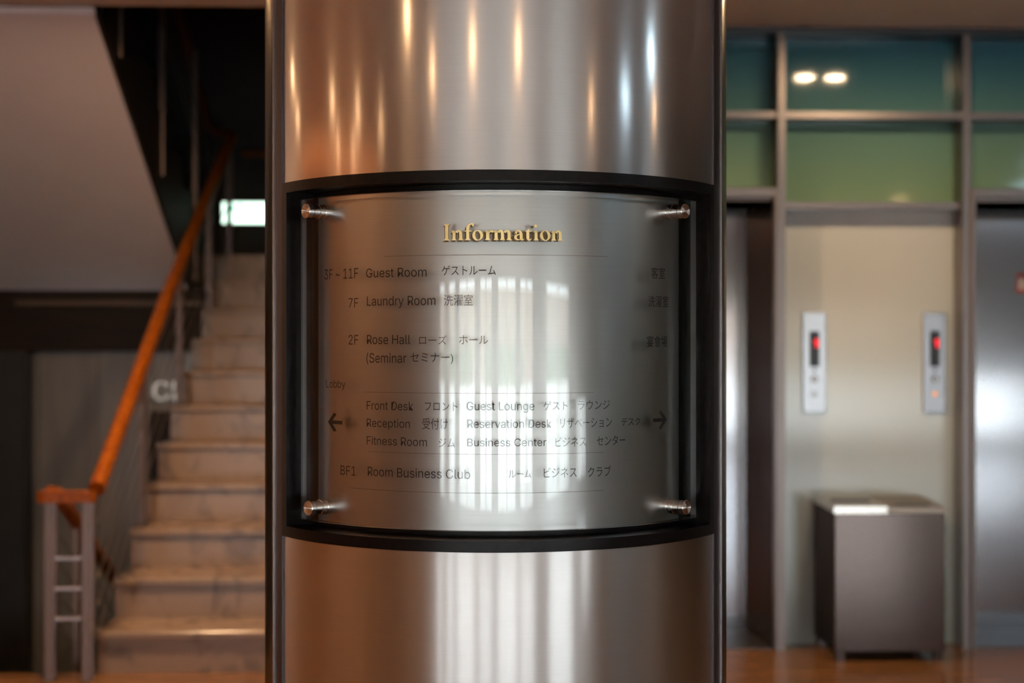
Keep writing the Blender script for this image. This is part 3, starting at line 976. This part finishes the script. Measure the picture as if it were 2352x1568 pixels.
glyphs = [(g_I, 150), (g_n, 290), (g_f, 505), (g_o, 636), (g_r, 846), (g_m, 990), (g_a, 1330), (g_t, 1506), (g_i, 1655), (g_o, 1762), (g_n, 1955)]
A_LEFT, A_RIGHT = -.2235, .2312        # angles of the heading's ends
def ang(u):                            # grid position -> angle round the column
    return A_LEFT + (A_RIGHT - A_LEFT) * (u - 150) / (2155 - 150)
ZB = 1.5792
for fn_, x0 in glyphs:
    mb = MB()
    def fn(x, y, d, x0=x0):
        a = ang(x0 + x)
        return (d*math.sin(a), -d*math.cos(a), ZB + y*U)
    for q_ in fn_():
        mb.prism(q_, fn, RG1 + .0010, RG1 + .0062, mi=0, mi_side=1)
    hl = mb.build('heading_letter', [M['gold'], M['gold_side']], sign)
    # a brown copy, put in as the letter's drop shadow, sits a little to the left and lower, more so towards the right end
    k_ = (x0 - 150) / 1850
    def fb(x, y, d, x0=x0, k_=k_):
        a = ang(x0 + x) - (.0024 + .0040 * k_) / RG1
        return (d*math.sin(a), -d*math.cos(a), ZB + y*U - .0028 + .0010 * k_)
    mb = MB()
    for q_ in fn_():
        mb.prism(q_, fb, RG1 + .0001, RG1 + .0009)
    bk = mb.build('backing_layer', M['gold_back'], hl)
    bk['label'] = 'dark brown-gold backing layer offset behind the letter'
seat(sign)

# ------------------------------------------------------------------ rest of the lobby (seen in the reflections)
struct(box('wall_left', -9.12, -9.0, -8.3, 3.25, 0, ZC, M['wood_wall']))
M['cove'] = emit('warm_cove_tube', (1.0, .48, .18), 42)  # added glow that warms the left side of the column
t = thing('cove_light', 'long warm cove light washing the left wood wall', 'wall light', (-8.9, -1.6, 2.7))
MB().box(-8.998, -8.60, -6.0, 2.6, 2.54, 2.56).box(-8.60, -8.58, -6.0, 2.6, 2.54, 2.70).build('shelf', M['wood_wall'], t)
MB().box(-8.95, -8.90, -5.9, 2.5, 2.585, 2.615).build('tube', M['cove'], t)
seat(t)
M['green_glass'] = noise_mix(mat('dark_green_glass', (.05, .08, .07), .12), (.045, .07, .06), (.07, .10, .085), nscale=2)
wr = struct(box('wall_right', 7.6, 7.72, -8.3, 4.2, 0, ZC, M['green_glass']))
for k in range(7):
    MB().box(7.57, 7.6, -7.9 + 1.6*k, -6.35 + 1.6*k, .1, 2.7, bev=.004).build('wall_panel', M['green_glass'], wr)
ww = MB()
ww.box(-9.0, 7.6, -8.3, -8.1, 0, .14)
ww.box(-9.0, 7.6, -8.3, -8.1, 1.89, ZC)
bays = [(-4.45, -3.05), (-2.8, -1.6), (-1.3, -.45), (-.1, 1.15), (1.4, 2.35), (2.5, 3.2), (3.35, 5.45), (5.6, 6.2), (6.3, 7.4)]
edges = [-9.0] + [e for b in bays for e in b] + [7.6]
for i in range(0, len(edges), 2):
    ww.box(edges[i], edges[i+1], -8.3, -8.1, .14, 1.89)
struct(ww.build('wall_front', M['pier']))
M['win_glass'] = clear_glass('window_glass', (.93, .95, .94), .05)
for i, (a, b) in enumerate(bays):
    fo = MB()
    for x in (a, b - .04, (a + b)/2 - .02):
        fo.box(x, x + .04, -8.22, -8.15, .14, 1.89)
    fo.box(a, b, -8.215, -8.155, .14, .18); fo.box(a, b, -8.215, -8.155, 1.85, 1.89)
    wn = struct(fo.build('window_%d' % (i + 1), M['mullion']))
    MB().box(a + .04, b - .04, -8.19, -8.184, .18, 1.85).build('pane', M['win_glass'], wn)
# sheer curtains hanging in front of the left-hand bays
M['sheer'] = bpy.data.materials.new('sheer_curtain'); ms = M['sheer']; ms.use_nodes = True
ms.node_tree.nodes.remove(ms.node_tree.nodes['Principled BSDF'])
d1 = nd(ms, 'ShaderNodeBsdfDiffuse'); d1.inputs[0].default_value = (.62, .52, .46, 1)
d2 = nd(ms, 'ShaderNodeBsdfTranslucent'); d2.inputs[0].default_value = (.22, .16, .14, 1)
d3 = nd(ms, 'ShaderNodeMixShader'); d3.inputs[0].default_value = .5
lk(ms, d1.outputs[0], d3.inputs[1]); lk(ms, d2.outputs[0], d3.inputs[2])
lk(ms, d3.outputs[0], ms.node_tree.nodes['Material Output'].inputs['Surface'])
def curtain(x0, x1, label, group='sheer curtains along the window wall'):
    n = max(10, int((x1 - x0) / .03))
    vs, fs = [], []
    for i in range(n + 1):
        x = x0 + (x1 - x0)*i/n
        y = -8.0 + .025*math.sin(x*38) + .012*math.sin(x*17 + 1)
        vs += [(x, y, .03), (x, y, 2.10)]
    for i in range(n):
        fs.append((2*i, 2*i+2, 2*i+3, 2*i+1))
    mb = MB(); mb.add(vs, fs)
    o = mb.build('curtain', M['sheer'], smooth=60)
    tag(o, label, 'curtain', group)
curtain(-3.88, -3.46, 'narrow beige sheer curtain in the middle of the leftmost window bay')
curtain(-4.62, -4.22, 'narrow beige sheer curtain at the edge of the leftmost window bay')
curtain(2.45, 3.25, 'beige sheer curtain drawn over the narrow window bay')
curtain(5.5, 6.25, 'beige sheer curtain drawn over the window bay before the last')

M['blind'] = mat('blue_grey_blind', (.07, .09, .12), .6)  # added cloth, cuts the window light mirrored in the right elevator door
t = thing('roller_blind', 'blue grey roller blind half drawn over the last window bay', 'blind', (6.85, -8.03, 2.08))
MB().tube([(6.25, -8.03, 2.09), (7.45, -8.03, 2.09)], .03, n=14).build('roller', M['pier'], t)
MB().box(6.27, 7.43, -8.034, -8.028, .92, 2.09).build('cloth', M['blind'], t)
MB().box(6.27, 7.43, -8.04, -8.022, .895, .92, bev=.004).build('hem_bar', M['mullion'], t)
seat(t)
# outdoors
struct(box('ground', -40, 40, -60, -8.3, -.3, -.02, M['paving']))
for i, (x, wd) in enumerate(((-16, 12), (2, 14), (22, 16))):
    mb = MB()
    n = 24
    vs, fs = [], []
    for j in range(n + 1):
        for k in range(9):
            a = PI * k / 8
            rr = 1 + .03 * random.uniform(-1, 1)
            vs.append((x - wd/2 + wd*j/n, -43 - .9*math.cos(a)*rr, -.02 + 1.25*math.sin(a)**.5*rr if 0 < k < 8 else -.02))
    for j in range(n):
        for k in range(8):
            a = j*9 + k
            fs.append((a, a+1, a+10, a+9))
    fs.append(tuple(range(9))); fs.append(tuple(range(n*9, n*9+9)))
    mb.add(vs, fs)
    tag(mb.build('hedge', M['hedge']), ['clipped green hedge outside, left of three', 'clipped green hedge outside, middle of three', 'clipped green hedge outside, right of three'][i], 'hedge', 'hedges outside the windows')
tag(box('garden_wall', -40, 40, -46, -45.6, -.02, 3.2, M['pier']), 'long low beige garden wall across the forecourt outside', 'wall')

# ------------------------------------------------------------------ ceiling lamps
lamps = [(-5.21, 2.11), (-6.84, 2.25), (-6.52, -.87), (-6.50, -2.72), (-6.33, -4.42), (-8.5, -1.6), (-8.4, -3.0),
         (-2.87, -5.01), (-2.91, -3.34), (-1.05, -5.07), (.75, -5.12), (4.66, -5.13), (6.9, 1.83), (6.78, -1.62), (-1.55, 2.45), (-.30, 2.3)]  # last lamp is added to brighten the lower steps
def downlight(x, y, zc, r, lm, label, group):
    t = thing('downlight', label, 'ceiling light', (x, y, zc), group)
    n = 24
    rim = lathe(MB(), [(r + .018, 0), (r + .018, -.005), (r, -.007), (r, 0)], n=n).build('rim', M['lamp_rim'], t)
    lens = lathe(MB(), [(r - .001, -.0025), (r - .002, -.0045)], n=n).build('lens', lm, t)
M['lamp_foot'] = emit('warm_lamp_lens_stair_foot', (1.0, .62, .32), LAMP_W * 3.0)  # boosted lens to lift the light on the stair foot
for i, (x, y) in enumerate(lamps):
    downlight(x, y, ZC, .05, M['lamp'] if y < 2.25 or x < -2 else M['lamp_foot'], 'round warm ceiling downlight over the lobby', 'lobby downlights')
downlight(1.771, 2.49, 2.825, .052, M['lamp_pair'], 'left one of the twin downlights before the elevators', 'twin downlights before the elevators')
downlight(1.934, 2.49, 2.825, .052, M['lamp_pair'], 'right one of the twin downlights before the elevators', 'twin downlights before the elevators')
for x0, x1, y0, y1, lb in ((4.6, 5.4, -1.60, -1.32, 'cool white ceiling panel light nearer the elevators'), (5.2, 6.0, -3.45, -3.10, 'cool white ceiling panel light nearer the windows')):
    t = thing('panel_light', lb, 'ceiling light', ((x0 + x1)/2, (y0 + y1)/2, ZC), 'cool ceiling panel lights')
    MB().box(x0 - .02, x1 + .02, y0 - .02, y1 + .02, ZC - .012, ZC).build('frame', M['lamp_rim'], t)
    MB().box(x0, x1, y0, y1, ZC - .016, ZC - .0125).build('diffuser', M['panel_lamp'], t)
    seat(t)
